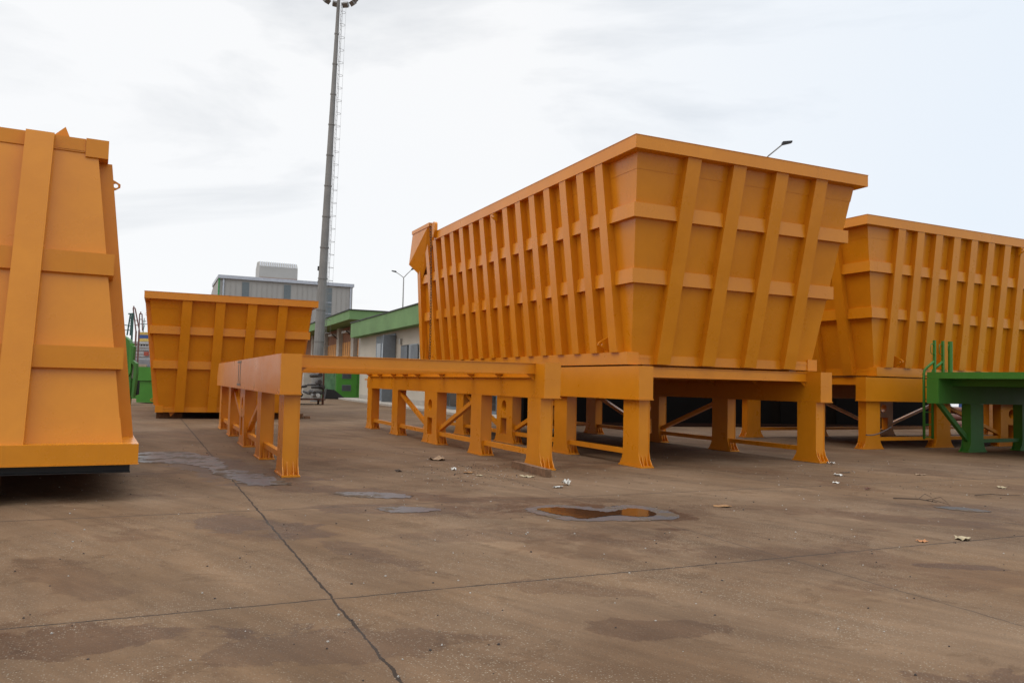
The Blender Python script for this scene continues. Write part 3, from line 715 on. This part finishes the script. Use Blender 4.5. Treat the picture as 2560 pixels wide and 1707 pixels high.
for k in range(9): mm.box(11.1 + k * .18, 11.18 + k * .18, 66.5, 66.58, 2.3, 3.0)
mm.build('bars', GREEN2, pn)
dk = bfr('dark_ramp', 'dark wedge shaped ramp at the foot of the green kiosk', 'ramp')
MB().prism([(11.6, .003), (13.3, .003), (12.3, .75), (11.7, .8)], 'y', 65.0, 65.9).build('wedge', BLACK, dk)
cw = bfr('concrete_post', 'beige concrete post behind the pile of dark pipes', 'post')
MB().box(10.15, 10.9, 67, 67.6, .003, 3.4).build('shaft', CONC, cw); MB().box(10.1, 10.95, 66.95, 67.65, 3.4, 3.5).build('cap', CONC, cw)

# ================================================================ grey warehouse
wt = .42
wr = tag(empty('grey_warehouse', (0, 0, 0), (0, 0, wt)), 'large grey clad warehouse rising behind the low hopper', 'warehouse')
MB().prism([(150, .003), (150, 19.0), (166, 19.0), (181, 16.3), (181, .003)], 'x', 9.87, 33.7).build('wall', CLAD, wr)
MB().box(9.7, 33.9, 149.6, 166, 19.01, 19.6).build('roof_edge', CLADEDGE, wr)
MB().box(9.75, 10.0, 149.8, 149.99, .003, 19.0).build('downpipe', simple('green_stripe', (.05, .25, .07), .6), wr)
MB().box(33.2, 33.45, 149.75, 149.98, .003, 19.0).box(10.5, 10.75, 149.75, 149.98, .003, 18.9).build('downpipe', CLADEDGE, wr)
for u in (13.8, 21.1, 28.6):
    wn = MB().box(u, u + 1.2, 149.9, 149.995, 8.0, 18.6).build('window', CLADWIN, wr)
    gl = MB()
    for z in (9.5, 11.6, 13.7, 15.8): gl.box(u, u + 1.2, 149.85, 149.898, z, z + .12)
    gl.build('glazing_bar', CLADEDGE, wn)
rb = MB(); 
k = 10.9
while k < 33.2: rb.box(k, k + .08, 149.93, 149.985, .01, 18.9) if not any(abs(k - u - .6) < .9 for u in (13.8, 21.1, 28.6)) else None; k += .9
rb.build('cladding_rib', CLAD, wr)
vt = MB().prism([(155, 19.6), (155, 22.4), (156.2, 23.4), (159, 23.6), (161, 22.4), (161, 19.6)], 'x', 17.2, 24.2).build('roof_monitor', CLAD, wr)
MB().box(17.3, 24.1, 154.8, 154.99, 19.62, 20.3).build('gap_shade_strip', BRICK, vt)  # solid brown strip painting the shade of the gap below the monitor
mm = MB(); k = 17.4
while k < 24: mm.hexa([(k, 154.95, 22.4), (k + .1, 154.95, 22.4), (k + .1, 156.15, 23.42), (k, 156.15, 23.42), (k, 154.9, 22.5), (k + .1, 154.9, 22.5), (k + .1, 156.1, 23.5), (k, 156.1, 23.5)]); k += .4
mm.build('roof_rib', CLADEDGE, vt)

# ================================================================ floodlight mast
mr_ = tag(empty('floodlight_mast', (-13.46, 56, 0)), 'tall tapered grey floodlight mast with caged ladder behind the low hopper', 'mast')
mr_.rotation_euler = (0, .022, 0); mr_.location.x -= .16
MB().tube([(0, 0, .003), (0, 0, 28.9)], .39, 12, .115).build('shaft', STEELGREY, mr_)
for z in (2.0, 4.2, 6.4, 8.6, 10.8, 13.0, 15.2, 17.4, 19.6, 21.8, 24.0, 26.2):
    r = .39 + (.115 - .39) * z / 28.9; MB().tube([(0, 0, z), (0, 0, z + .09)], r + .03, 12).build('joint_collar', STEELGREY, mr_)
ld = MB()
def lx(z): return (.39 + (.115 - .39) * z / 28.9) + .02
for yy in (-.2, .2): ld.tube([(lx(1) + .05, yy, 1.0), (lx(28.5) + .12, yy, 28.5)], .015, 5)
z = 1.2
while z < 28.4: ld.tube([(lx(z) + .05 + .03 * z / 28, -.2, z), (lx(z) + .05 + .03 * z / 28, .2, z)], .010, 4); z += .33
ld.build('ladder', STEELGREY, mr_)
hp = MB(); z = 3.0
while z < 28.3:
    x0 = lx(z) + .05 + .03 * z / 28
    hp.tube([(x0, -.22, z)] + [(x0 + .34 * sin(a), -.24 * cos(a), z) for a in (.5, 1.0, 1.57, 2.1, 2.6)] + [(x0, .22, z)], .012, 5); z += .92
hp.tube([(lx(3) + .39, 0, 3.0), (lx(28) + .42, 0, 28.2)], .006, 4)
hp.build('safety_cage', STEELGREY, mr_)
fx = MB(); fx.box(-lx(9.6) - .06, -.2, -.1, .1, 9.2, 9.5).box(-lx(8.6) - .0, -.2, -.06, .06, 8.3, 8.5); fx.build('cable_box', BLACK, mr_)
hd = MB().tube([(1.1 * cos(2 * pi * k / 16), 1.1 * sin(2 * pi * k / 16), 29.3) for k in range(16)], .04, 6, closed=True)
for k in range(4): a = k * pi / 2 + .4; hd.tube([(0, 0, 29.2), (1.1 * cos(a), 1.1 * sin(a), 29.3)], .05, 6)
hd.build('head_frame', STEELGREY, mr_)
for k in range(10):
    a = 2 * pi * k / 10 + .1; q = MB(); q.box(.0, .34, -.22, .22, -.14, .14)
    o = q.build('floodlight', STEELGREY, mr_, .04); o.location = (1.02 * cos(a), 1.02 * sin(a), 29.05); o.rotation_euler = (0, .75, a)

# ================================================================ street lamps
def lamp(x, y, h, arm, yaw, label, rise=.8, arms=((1, 1.0), (-1, .62))):
    r = tag(empty('street_lamp', (x, y, 0), (0, 0, yaw)), label, 'street lamp', 'street lamps behind the yard')
    MB().tube([(0, 0, .003), (0, 0, h)], .10, 8, .05).build('pole', STEELGREY, r, smooth=True)
    for sg, rr in arms:
        a = MB().tube([(0, 0, h - .05), (sg * arm * .5, 0, h + arm * .5 * rise * rr), (sg * arm, 0, h + arm * rise * rr)], .035, 6).build('arm', STEELGREY, r, smooth=True)
        MB().prism([(sg * (arm - .05), h + arm * rise * rr - .04), (sg * (arm + .42), h + arm * rise * rr + .08), (sg * (arm + .42), h + arm * rise * rr + .16), (sg * arm, h + arm * rise * rr + .12)], 'y', -.10, .10).build('lamp_head', BLACK, a)
    return r
lamp(-10.35, 75, 11.35, .72, 0, 'slim grey twin arm street lamp behind the white building roof', 1.0)
lamp(10.95, 36, 11.75, 1.2, 0, 'grey street lamp whose arm shows above the raised hopper rim', .85, ((1, 1.0),))

# ================================================================ pipes, cart, bin at the far left of the yard
rk = bfr('pipe_rack', 'dark steel trolley piled with pipe ends beyond the empty stand', 'pipe rack')
def VB(px, v, z=0): return px
b = MB(); b.box(6.1, 9.0, 50.3, 52.2, .28, .36)
for x in (6.2, 8.8):
    for y in (50.4, 52.0): b.box(x, x + .12, y, y + .12, .003, .28)
    b.box(x, x + .1, 50.3, 50.4, .36, 2.2)
b.build('trolley', RUST, rk)
rnd = random.Random(4)
for k in range(26):
    x = 6.2 + rnd.random() * 2.6; z = .5 + rnd.random() ** 1.2 * 1.75; r = .07 + rnd.random() * .09
    a = rnd.uniform(-.3, .3)
    p_ = MB().tube([(x, 50.0 + rnd.uniform(-.25, .2), z), (x + a, 52.3, z + rnd.uniform(-.1, .1))], r, 10)
    p_.build('pipe', PIPE if k % 4 else (BIN if k % 8 else RUST), rk, smooth=False)
wbn = bfr('wheeled_bin', 'worn metal wheeled bin standing left of the pipe pile', 'bin')
bn = MB().prism([(5.2, .32), (6.45, .32), (6.5, 1.62), (5.1, 1.62)], 'y', 48.0, 49.0).build('body', BIN, wbn, .02)
MB().box(5.05, 6.55, 47.95, 49.05, 1.622, 1.70).build('lid', BIN, wbn, .01)
for x in (5.4, 6.2):
    for y in (48.1, 48.9): MB().tube([(x, y - .04, .13), (x, y + .04, .13)], .125, 12).box(x - .03, x + .03, y - .02, y + .02, .2, .32).build('wheel', TYRE, wbn)

# ================================================================ left gap: green grab, green skip, harbour
gs = tag(empty('green_skip', (-20.9, 45.0, 0), (0, 0, .1)), 'bright green steel skip in the gap left of the low hopper', 'skip')
MB().prism([(-.35, 1.28), (-.35, 1.95), (-.1, 2.05), (.9, 2.05), (1.7, 2.3), (2.4, 2.35), (2.4, 1.28)], 'y', 0, 1.6).build('upper_body', GREEN2, gs, .02)
MB().prism([(-.12, .05), (1.25, .05), (1.3, 1.275), (-.2, 1.275)], 'y', .08, 1.5).build('lower_body', GREEN2, gs, .02)
MB().box(-1.0, 2.6, .3, .5, .25, .42).build('skid', GREEN2, gs)
gg = tag(empty('green_grab', (-20.55, 42.0, 0), (0, 0, .0)), 'tall leaning green grab arm behind the upturned hopper', 'grab')
def px(X, y=42.0): return (X - 1280) / 2000 * y + 20.55
def pz(Y, y=42.0, X=330): return 1.6 + ((957.5 + .023 * (X - 1280)) - Y) / 2000 * y
def poly(pts, y0, y1, name, mat, parent, y=42.0): return MB().prism([(px(a, y), pz(c, y, a)) for a, c in pts], 'y', y0, y1).build(name, mat, parent)
poly([(300, 835), (312, 842), (322, 850), (330, 880), (330, 960), (326, 1015), (322, 1015), (312, 930)], .0, .35, 'arm', GREEN, gg)
poly([(326, 858), (334, 858), (331, 930), (326, 940)], -.1, .1, 'bracket', GREEN2, gg)
poly([(331, 862), (339, 866), (337, 900), (347, 908), (348, 935), (343, 992), (338, 992), (341, 915), (333, 905)], -.2, .05, 'claw', GREEN, gg)
poly([(329, 905), (340, 905), (336, 945), (329, 945)], .1, .3, 'hydraulic_box', CONC, gg)
poly([(328, 952), (340, 950), (340, 985), (328, 990)], .4, .6, 'counterweight', BLACK, gg)

def hx(X, y): return (X - 1280) / 2000 * y
def hz(Y, y, X=335): return 1.6 + ((957.5 + .023 * (X - 1280)) - Y) / 2000 * y
def hbox(X0, X1, Y0, Y1, y, dep, name, mat, parent=None): 
    return MB().box(hx(X0, y), hx(X1, y), y, y + dep, hz(Y1, y), hz(Y0, y)).build(name, mat, parent)
sh = tag(empty('cargo_ship', (0, 0, 0)), 'moored ship with yellow wheelhouse and white decks in the harbour gap', 'ship')
MB().box(hx(335, 200), hx(480, 200), 200, 212, .1, hz(898, 200)).build('hull', simple('grey_hull', (.22, .22, .23), .6, var=.25, scale=.4), sh)
hbox(322, 378, 853, 899, 201, 8, 'deckhouse', SHIPW, sh); hbox(346, 369, 829, 853, 203, 5, 'wheelhouse', SHIPY, sh)
hbox(344, 371, 836, 846, 202.9, .08, 'wheelhouse_window', BLUE, sh); hbox(348, 380, 845, 852, 202.5, 5, 'bridge_deck', SHIPY, sh)
for k, Y in enumerate((858, 866, 874, 882, 890)): hbox(320 + k, 380, Y, Y + 1.6, 200.8, .15, 'deck_rail', SHIPW if k % 2 else STEELGREY, sh)
for k in range(7): hbox(330 + k * 7, 333 + k * 7, 860, 863.5, 200.9, .08, 'porthole', BLACK, sh)
hbox(360, 372, 878, 888, 200.7, .08, 'hull_mark', RED, sh)
ms = MB(); y = 204
for a, c_, e_, f_ in ((357, 794, 356, 829), (348, 809, 366, 809), (352, 802, 362, 802), (355, 829, 358, 812)): ms.tube([(hx(a, y), y, hz(c_, y)), (hx(e_, y), y, hz(f_, y))], .10, 5)
ms.build('radar_mast', LATT, sh)
def crane(pts, y, label, mat, r=.16, brace=None):
    o = tag(empty('harbour_crane', (0, 0, 0)), label, 'crane')
    b = MB()
    for A in pts: b.tube([(hx(A[0], y), y, hz(A[1], y)), (hx(A[2], y), y, hz(A[3], y))], r, 5)
    b.build('boom', mat, o)
    if brace:
        for A in brace: MB().tube([(hx(A[0], y), y + .3, hz(A[1], y)), (hx(A[2], y), y + .3, hz(A[3], y))], r * .6, 4).build('bracing', mat, o)
    MB().tube([(hx(pts[0][2], y), y, .1), (hx(pts[0][2], y), y, hz(pts[0][3], y) + .2)], .22, 8).build('pedestal', mat, o)
    return o
crane([(328, 769, 338, 829), (333, 770, 347, 828), (328, 769, 333, 770), (329.5, 764, 329.5, 769)], 196, 'tall red brown twin boom crane in the harbour gap, left of the yellow wheelhouse', CRANE, .17, [(334, 812, 344, 812), (331, 800, 341, 800)])
crane([(345, 783, 345.5, 826), (351, 784, 354, 826), (345, 783, 351, 784), (347.5, 778, 347.5, 783)], 198, 'shorter red brown twin boom crane above the yellow wheelhouse', CRANE, .15, [(345, 797, 352, 797)])
lt = [(317, 784, 328, 784), (322, 785, 316, 838), (326, 785, 324, 838)]
crane(lt, 170, 'dark green lattice mast at the left of the harbour gap', LATT, .16, [(322, 790 + k * 6, 325, 796 + k * 6) for k in range(7)] + [(325, 790 + k * 6, 321, 796 + k * 6) for k in range(7)])
yd = [q for q in bpy.data.objects if q.get('category') == 'crane' and 'lattice mast' in q['label']][0]
for A in ((306, 812, 324, 814), (308, 825, 322, 825)): MB().tube([(hx(A[0], 170), 170.3, hz(A[1], 170)), (hx(A[2], 170), 170.3, hz(A[3], 170))], .09, 4).build('yard_arm', LATT, yd)
# quayside clutter: containers and sacks
rnd = random.Random(11)
cols = [simple('container_white', (.42, .42, .42), .6), simple('container_red', (.26, .08, .06), .7), simple('container_grey', (.2, .21, .23), .7), simple('container_tan', (.35, .27, .19), .7), simple('container_blue', (.09, .13, .22), .7)]
names_ = ['white', 'red', 'grey', 'tan', 'blue']
idx = 0
for row, Y0 in enumerate((948, 934, 920, 907)):
    for k in range(4):
        X0 = 318 + k * 22 + (row % 2) * 8; yy = 118
        ci = rnd.randrange(5); c_ = cols[ci]
        o = MB().box(0, 20 / 2000 * yy, 0, 2.4, 0, .78); 
        for j in range(5): o.box(.08 + j * .22, .14 + j * .22, -.04, -.002, .05, .73)
        o = o.build('container', c_, None); o.location = (hx(X0, yy), yy, .003 + (3 - (3 - row)) * .79)
        tag(o, 'small weathered storage crate on the quay seen through the gap left of the low hopper', 'crate', 'crates stacked on the quay')
pl = tag(empty('scrap_heap', (-18.9, 46.6, 0)), 'heap of pale scrap between the green skip and the low hopper', 'scrap heap')
rnd = random.Random(5); b1 = MB(); b2 = MB()
for k in range(70):
    t = b1 if k % 2 else b2; x, z = rnd.uniform(-.9, .5), rnd.uniform(.15, 1.2); y = rnd.uniform(0, 1.2); r = rnd.uniform(.06, .2)
    a = rnd.uniform(0, 3); dx, dz = r * cos(a), r * sin(a)
    t.hexa([(x - dx, y, z - dz), (x + dx, y, z - dz * .5), (x + dx, y + r, z - dz * .4), (x - dx, y + r, z - dz), (x - dx, y, z + abs(dz) + .06), (x + dx, y, z + abs(dz) + .05), (x + dx, y + r, z + .07 + abs(dz)), (x - dx, y + r, z + .06 + abs(dz))])
b1.build('pale_scrap', SHIPW, pl); b2.build('dark_scrap', RUST, pl)
b3 = MB().box(-1.0, 1.0, -.1, 1.4, .003, .14).build('tray', SHUT, pl)

# ================================================================ far right: pipes, posts, parked cars
pr = (20.0, 36.6, .05)
for k, (z, o_, l_) in enumerate(((.17, 0, 'lowest'), (.50, .1, 'middle'), (.82, -.1, 'topmost'))):
    p_ = MB().tube([(0, 0, 0), (9, 0, 0)], .155, 14).build('pipe', PIPER, None, smooth=True); p_.location = (pr[0] + o_, pr[1] + .2 * k, z); p_.rotation_euler = (0, 0, .05)
    tag(p_, 'red brown steel pipe, %s of the stack behind the right stand' % l_, 'pipe', 'stacked red brown pipes')
for x, l_ in ((29.5, 'left'), (33.0, 'right')):
    r = tag(empty('blue_post', (x, 52.5 if l_ == 'left' else 53.0, 0)), 'blue steel post before the parked cars, %s one' % l_, 'post', 'blue posts')
    MB().tube([(0, 0, .003), (0, 0, 2.9)], .12, 10).build('shaft', BLUE, r); MB().box(-.2, .2, -.2, .2, .003, .03).box(-.16, .16, -.16, .16, 2.9, 2.94).build('base_plate', BLUE, r)
def car(x, y, yaw, label, mat):
    r = tag(empty('parked_car', (x, y, 0), (0, 0, yaw)), label, 'car', 'cars parked beyond the stands')
    body = [(-2.15, .32), (-2.18, .62), (-2.05, .82), (-1.15, .93), (-.55, 1.38), (.95, 1.42), (1.7, 1.0), (2.1, .92), (2.15, .35)]
    MB().prism(body, 'y', -.85, .85).build('body', mat, r, .05)
    MB().prism([(-1.0, .97), (-.5, 1.33), (.15, 1.36), (.15, .97)], 'y', -.87, .87).prism([(.22, .97), (.22, 1.36), (.88, 1.36), (1.45, .99)], 'y', -.87, .87).build('window', GLASS, r)
    for wx in (-1.35, 1.35):
        for wy in (-.80, .80):
            wh = MB().tube([(wx, wy - .1, .32), (wx, wy + .1, .32)], .32, 18).build('wheel', TYRE, r)
            MB().tube([(wx, wy - .115, .32), (wx, wy + .115, .32)], .18, 12).build('rim', STEELGREY, wh)
    for wy in (-.6, .6): MB().box(-2.2, -2.12, wy - .16, wy + .16, .62, .76).build('headlight', GLASSL, r)
car(35.5, 60.5, .15, 'white parked car, left of two seen between the stand legs', CARW)
car(40.5, 62.0, 1.2, 'white parked car, right of two seen between the stand legs', CARW)
kb = MB().box(20, 70, 50.5, 51.0, .003, .14).build('kerb', CONC); tag(kb, kind='structure')

# ================================================================ litter on the yard
def flat_scrap(name, x, y, sx, sy, h, yaw, mat, label, cat, seed, group=None):
    rnd = random.Random(seed); bm = bmesh.new(); n = 5; vs = {}; sx *= .78; sy *= .78; h *= .75
    for i in range(n):
        for j in range(n):
            a, b_ = i / (n - 1) - .5, j / (n - 1) - .5
            cut_ = 1 - .35 * rnd.random() * (abs(a) + abs(b_))
            vs[i, j] = bm.verts.new((a * sx * cut_ + rnd.uniform(-.06, .06) * sx, b_ * sy * cut_ + rnd.uniform(-.06, .06) * sy, .006 + rnd.random() ** 1.5 * h))
    for i in range(n - 1):
        for j in range(n - 1):
            if (i, j) in ((0, 0), (n - 2, 0)) and rnd.random() < .5: continue
            bm.faces.new((vs[i, j], vs[i + 1, j], vs[i + 1, j + 1], vs[i, j + 1]))
    me = bpy.data.meshes.new(name); bm.to_mesh(me); bm.free(); me.materials.append(mat)
    o = bpy.data.objects.new(name, me); COL.objects.link(o); o.location = (x, y, 0); o.rotation_euler = (0, 0, yaw)
    md = o.modifiers.new('s', 'SOLIDIFY'); md.thickness = .003
    return tag(o, label, cat, group)
S_ = flat_scrap
S_('cardboard_scrap', -1.48, 16.5, .42, .5, .10, .2, CARD, 'crumpled brown cardboard lying between the rows of stand legs', 'cardboard', 1)
S_('paper_scrap', -1.0, 14.62, .13, .16, .07, .2, PAPER, 'small crumpled white paper beside brown litter before the empty stand', 'paper', 2)
S_('cardboard_scrap', -.72, 14.25, .22, .3, .03, .8, LEAFM, 'torn brown litter just right of the small white paper', 'litter', 3)
S_('paper_scrap', -.5, 13.85, .14, .14, .02, .3, PALELEAF, 'pale flat scrap right of the torn brown litter', 'litter', 4)
S_('paper_scrap', .32, 13.85, .26, .3, .03, .5, PALELEAF, 'flat pale scrap beside the square timber', 'litter', 5)
S_('paper_scrap', .92, 12.88, .17, .16, .13, .5, PAPER, 'upright crumpled white paper between the timber and the brown puddle', 'paper', 6)
S_('paper_scrap', .76, 12.5, .22, .12, .04, .1, PAPER, 'flat torn white paper just left of the upright crumpled one', 'paper', 7)
S_('litter_scrap', -1.94, 14.2, .16, .14, .05, 1, STICK, 'dark scrap of litter before the empty stand', 'litter', 8)
S_('leaf', 5.0, 8.88, .21, .24, .04, -.5, PALELEAF, 'large pale crumpled leaf on the slab joint at right', 'leaf', 9)
S_('leaf', 4.46, 8.69, .16, .10, .03, .1, simple('orange_leaf', (.42, .18, .07), .9), 'orange brown leaf left of the large pale leaf', 'leaf', 10)
S_('paper_scrap', 5.69, 14.0, .15, .16, .05, .3, PAPER, 'white folded scrap lying alone right of the raised hopper stand', 'paper', 11)
S_('paper_scrap', 6.22, 15.22, .18, .2, .05, .9, PAPER, 'white scrap behind the folded one, right of the raised hopper stand', 'paper', 12)
S_('litter_scrap', 5.86, 13.14, .12, .12, .05, .4, RUST, 'rust red lump in front of the white folded scrap', 'litter', 13)
S_('litter_scrap', 6.6, 15.8, .28, .14, .02, .3, STICK, 'dark thin strip of litter beyond the white scraps', 'litter', 14)
S_('litter_scrap', 8.46, 13.82, .15, .2, .04, .3, PALELEAF, 'pale flat scrap near the right edge of the yard', 'litter', 15)
S_('litter_scrap', 8.03, 15.69, .32, .2, .03, .3, CARD, 'brown flat scrap in front of the green platform', 'litter', 16)
S_('litter_scrap', 2.91, 10.93, .35, .25, .02, .3, LEAFM, 'patch of dead leaf litter right of the brown puddle', 'litter', 17)
S_('litter_scrap', 7.09, 17.7, .2, .2, .06, .3, PAPER, 'white scrap beside the front foot of the raised hopper stand', 'paper', 18)
def twig(pts, r, label, branches=()):
    b = MB().tube(pts, r, 5, r * .5)
    for q in branches: b.tube(q, r * .6, 4, r * .3)
    return tag(b.build('twig', STICK), label, 'twig')
twig([(7.3, 12.62, .02), (7.6, 12.72, .03), (7.85, 12.70, .02), (8.1, 12.76, .02)], .008, 'long thin bare twig near the right edge of the yard')
twig([(5.75, 12.05, .02), (6.0, 11.8, .05), (6.18, 11.62, .03)], .010, 'forked twig with side shoots beyond the large pale leaf', [[(6.0, 11.8, .05), (6.12, 11.85, .12), (6.2, 11.8, .07)], [(6.05, 11.72, .04), (6.25, 11.66, .1), (6.3, 11.55, .03)], [(6.12, 11.65, .03), (6.05, 11.5, .08), (6.28, 11.45, .02)]])
# pebbles and crumbs: too many to count
rnd = random.Random(21); pb = [MB(), MB(), MB()]
for k in range(1500):
    Y = 4.2 + rnd.random() ** .8 * 15; X = rnd.uniform(-.66, .66) * Y + rnd.uniform(-.4, .4); r = rnd.uniform(.003, .009) * (1 + Y * .045)
    if rnd.random() < .25: X, Y = rnd.gauss(-.7, .7), rnd.gauss(14.3, .9)
    elif rnd.random() < .12: X, Y = rnd.gauss(6.8, 1.4), rnd.gauss(15, 1.8)
    b = pb[rnd.randrange(3)]; h = r * rnd.uniform(.5, 1.0)
    q = [(X + r * cos(a) * rnd.uniform(.7, 1.2), Y + r * sin(a) * rnd.uniform(.7, 1.2)) for a in (.3, 1.8, 3.3, 5.0)]
    b.hexa([(p[0], p[1], .001) for p in q] + [(X + (p[0] - X) * .6, Y + (p[1] - Y) * .6, h) for p in q])
for b, mt_, nm in zip(pb, (simple('pebble_pale', (.34, .31, .27), .9), simple('pebble_dark', (.04, .03, .025), .9), simple('pebble_tan', (.2, .14, .09), .9)), ('pale', 'dark', 'tan')):
    tag(b.build('pebbles', mt_), '%s grit and crumbs scattered over the concrete yard' % nm, 'grit', kind='stuff')
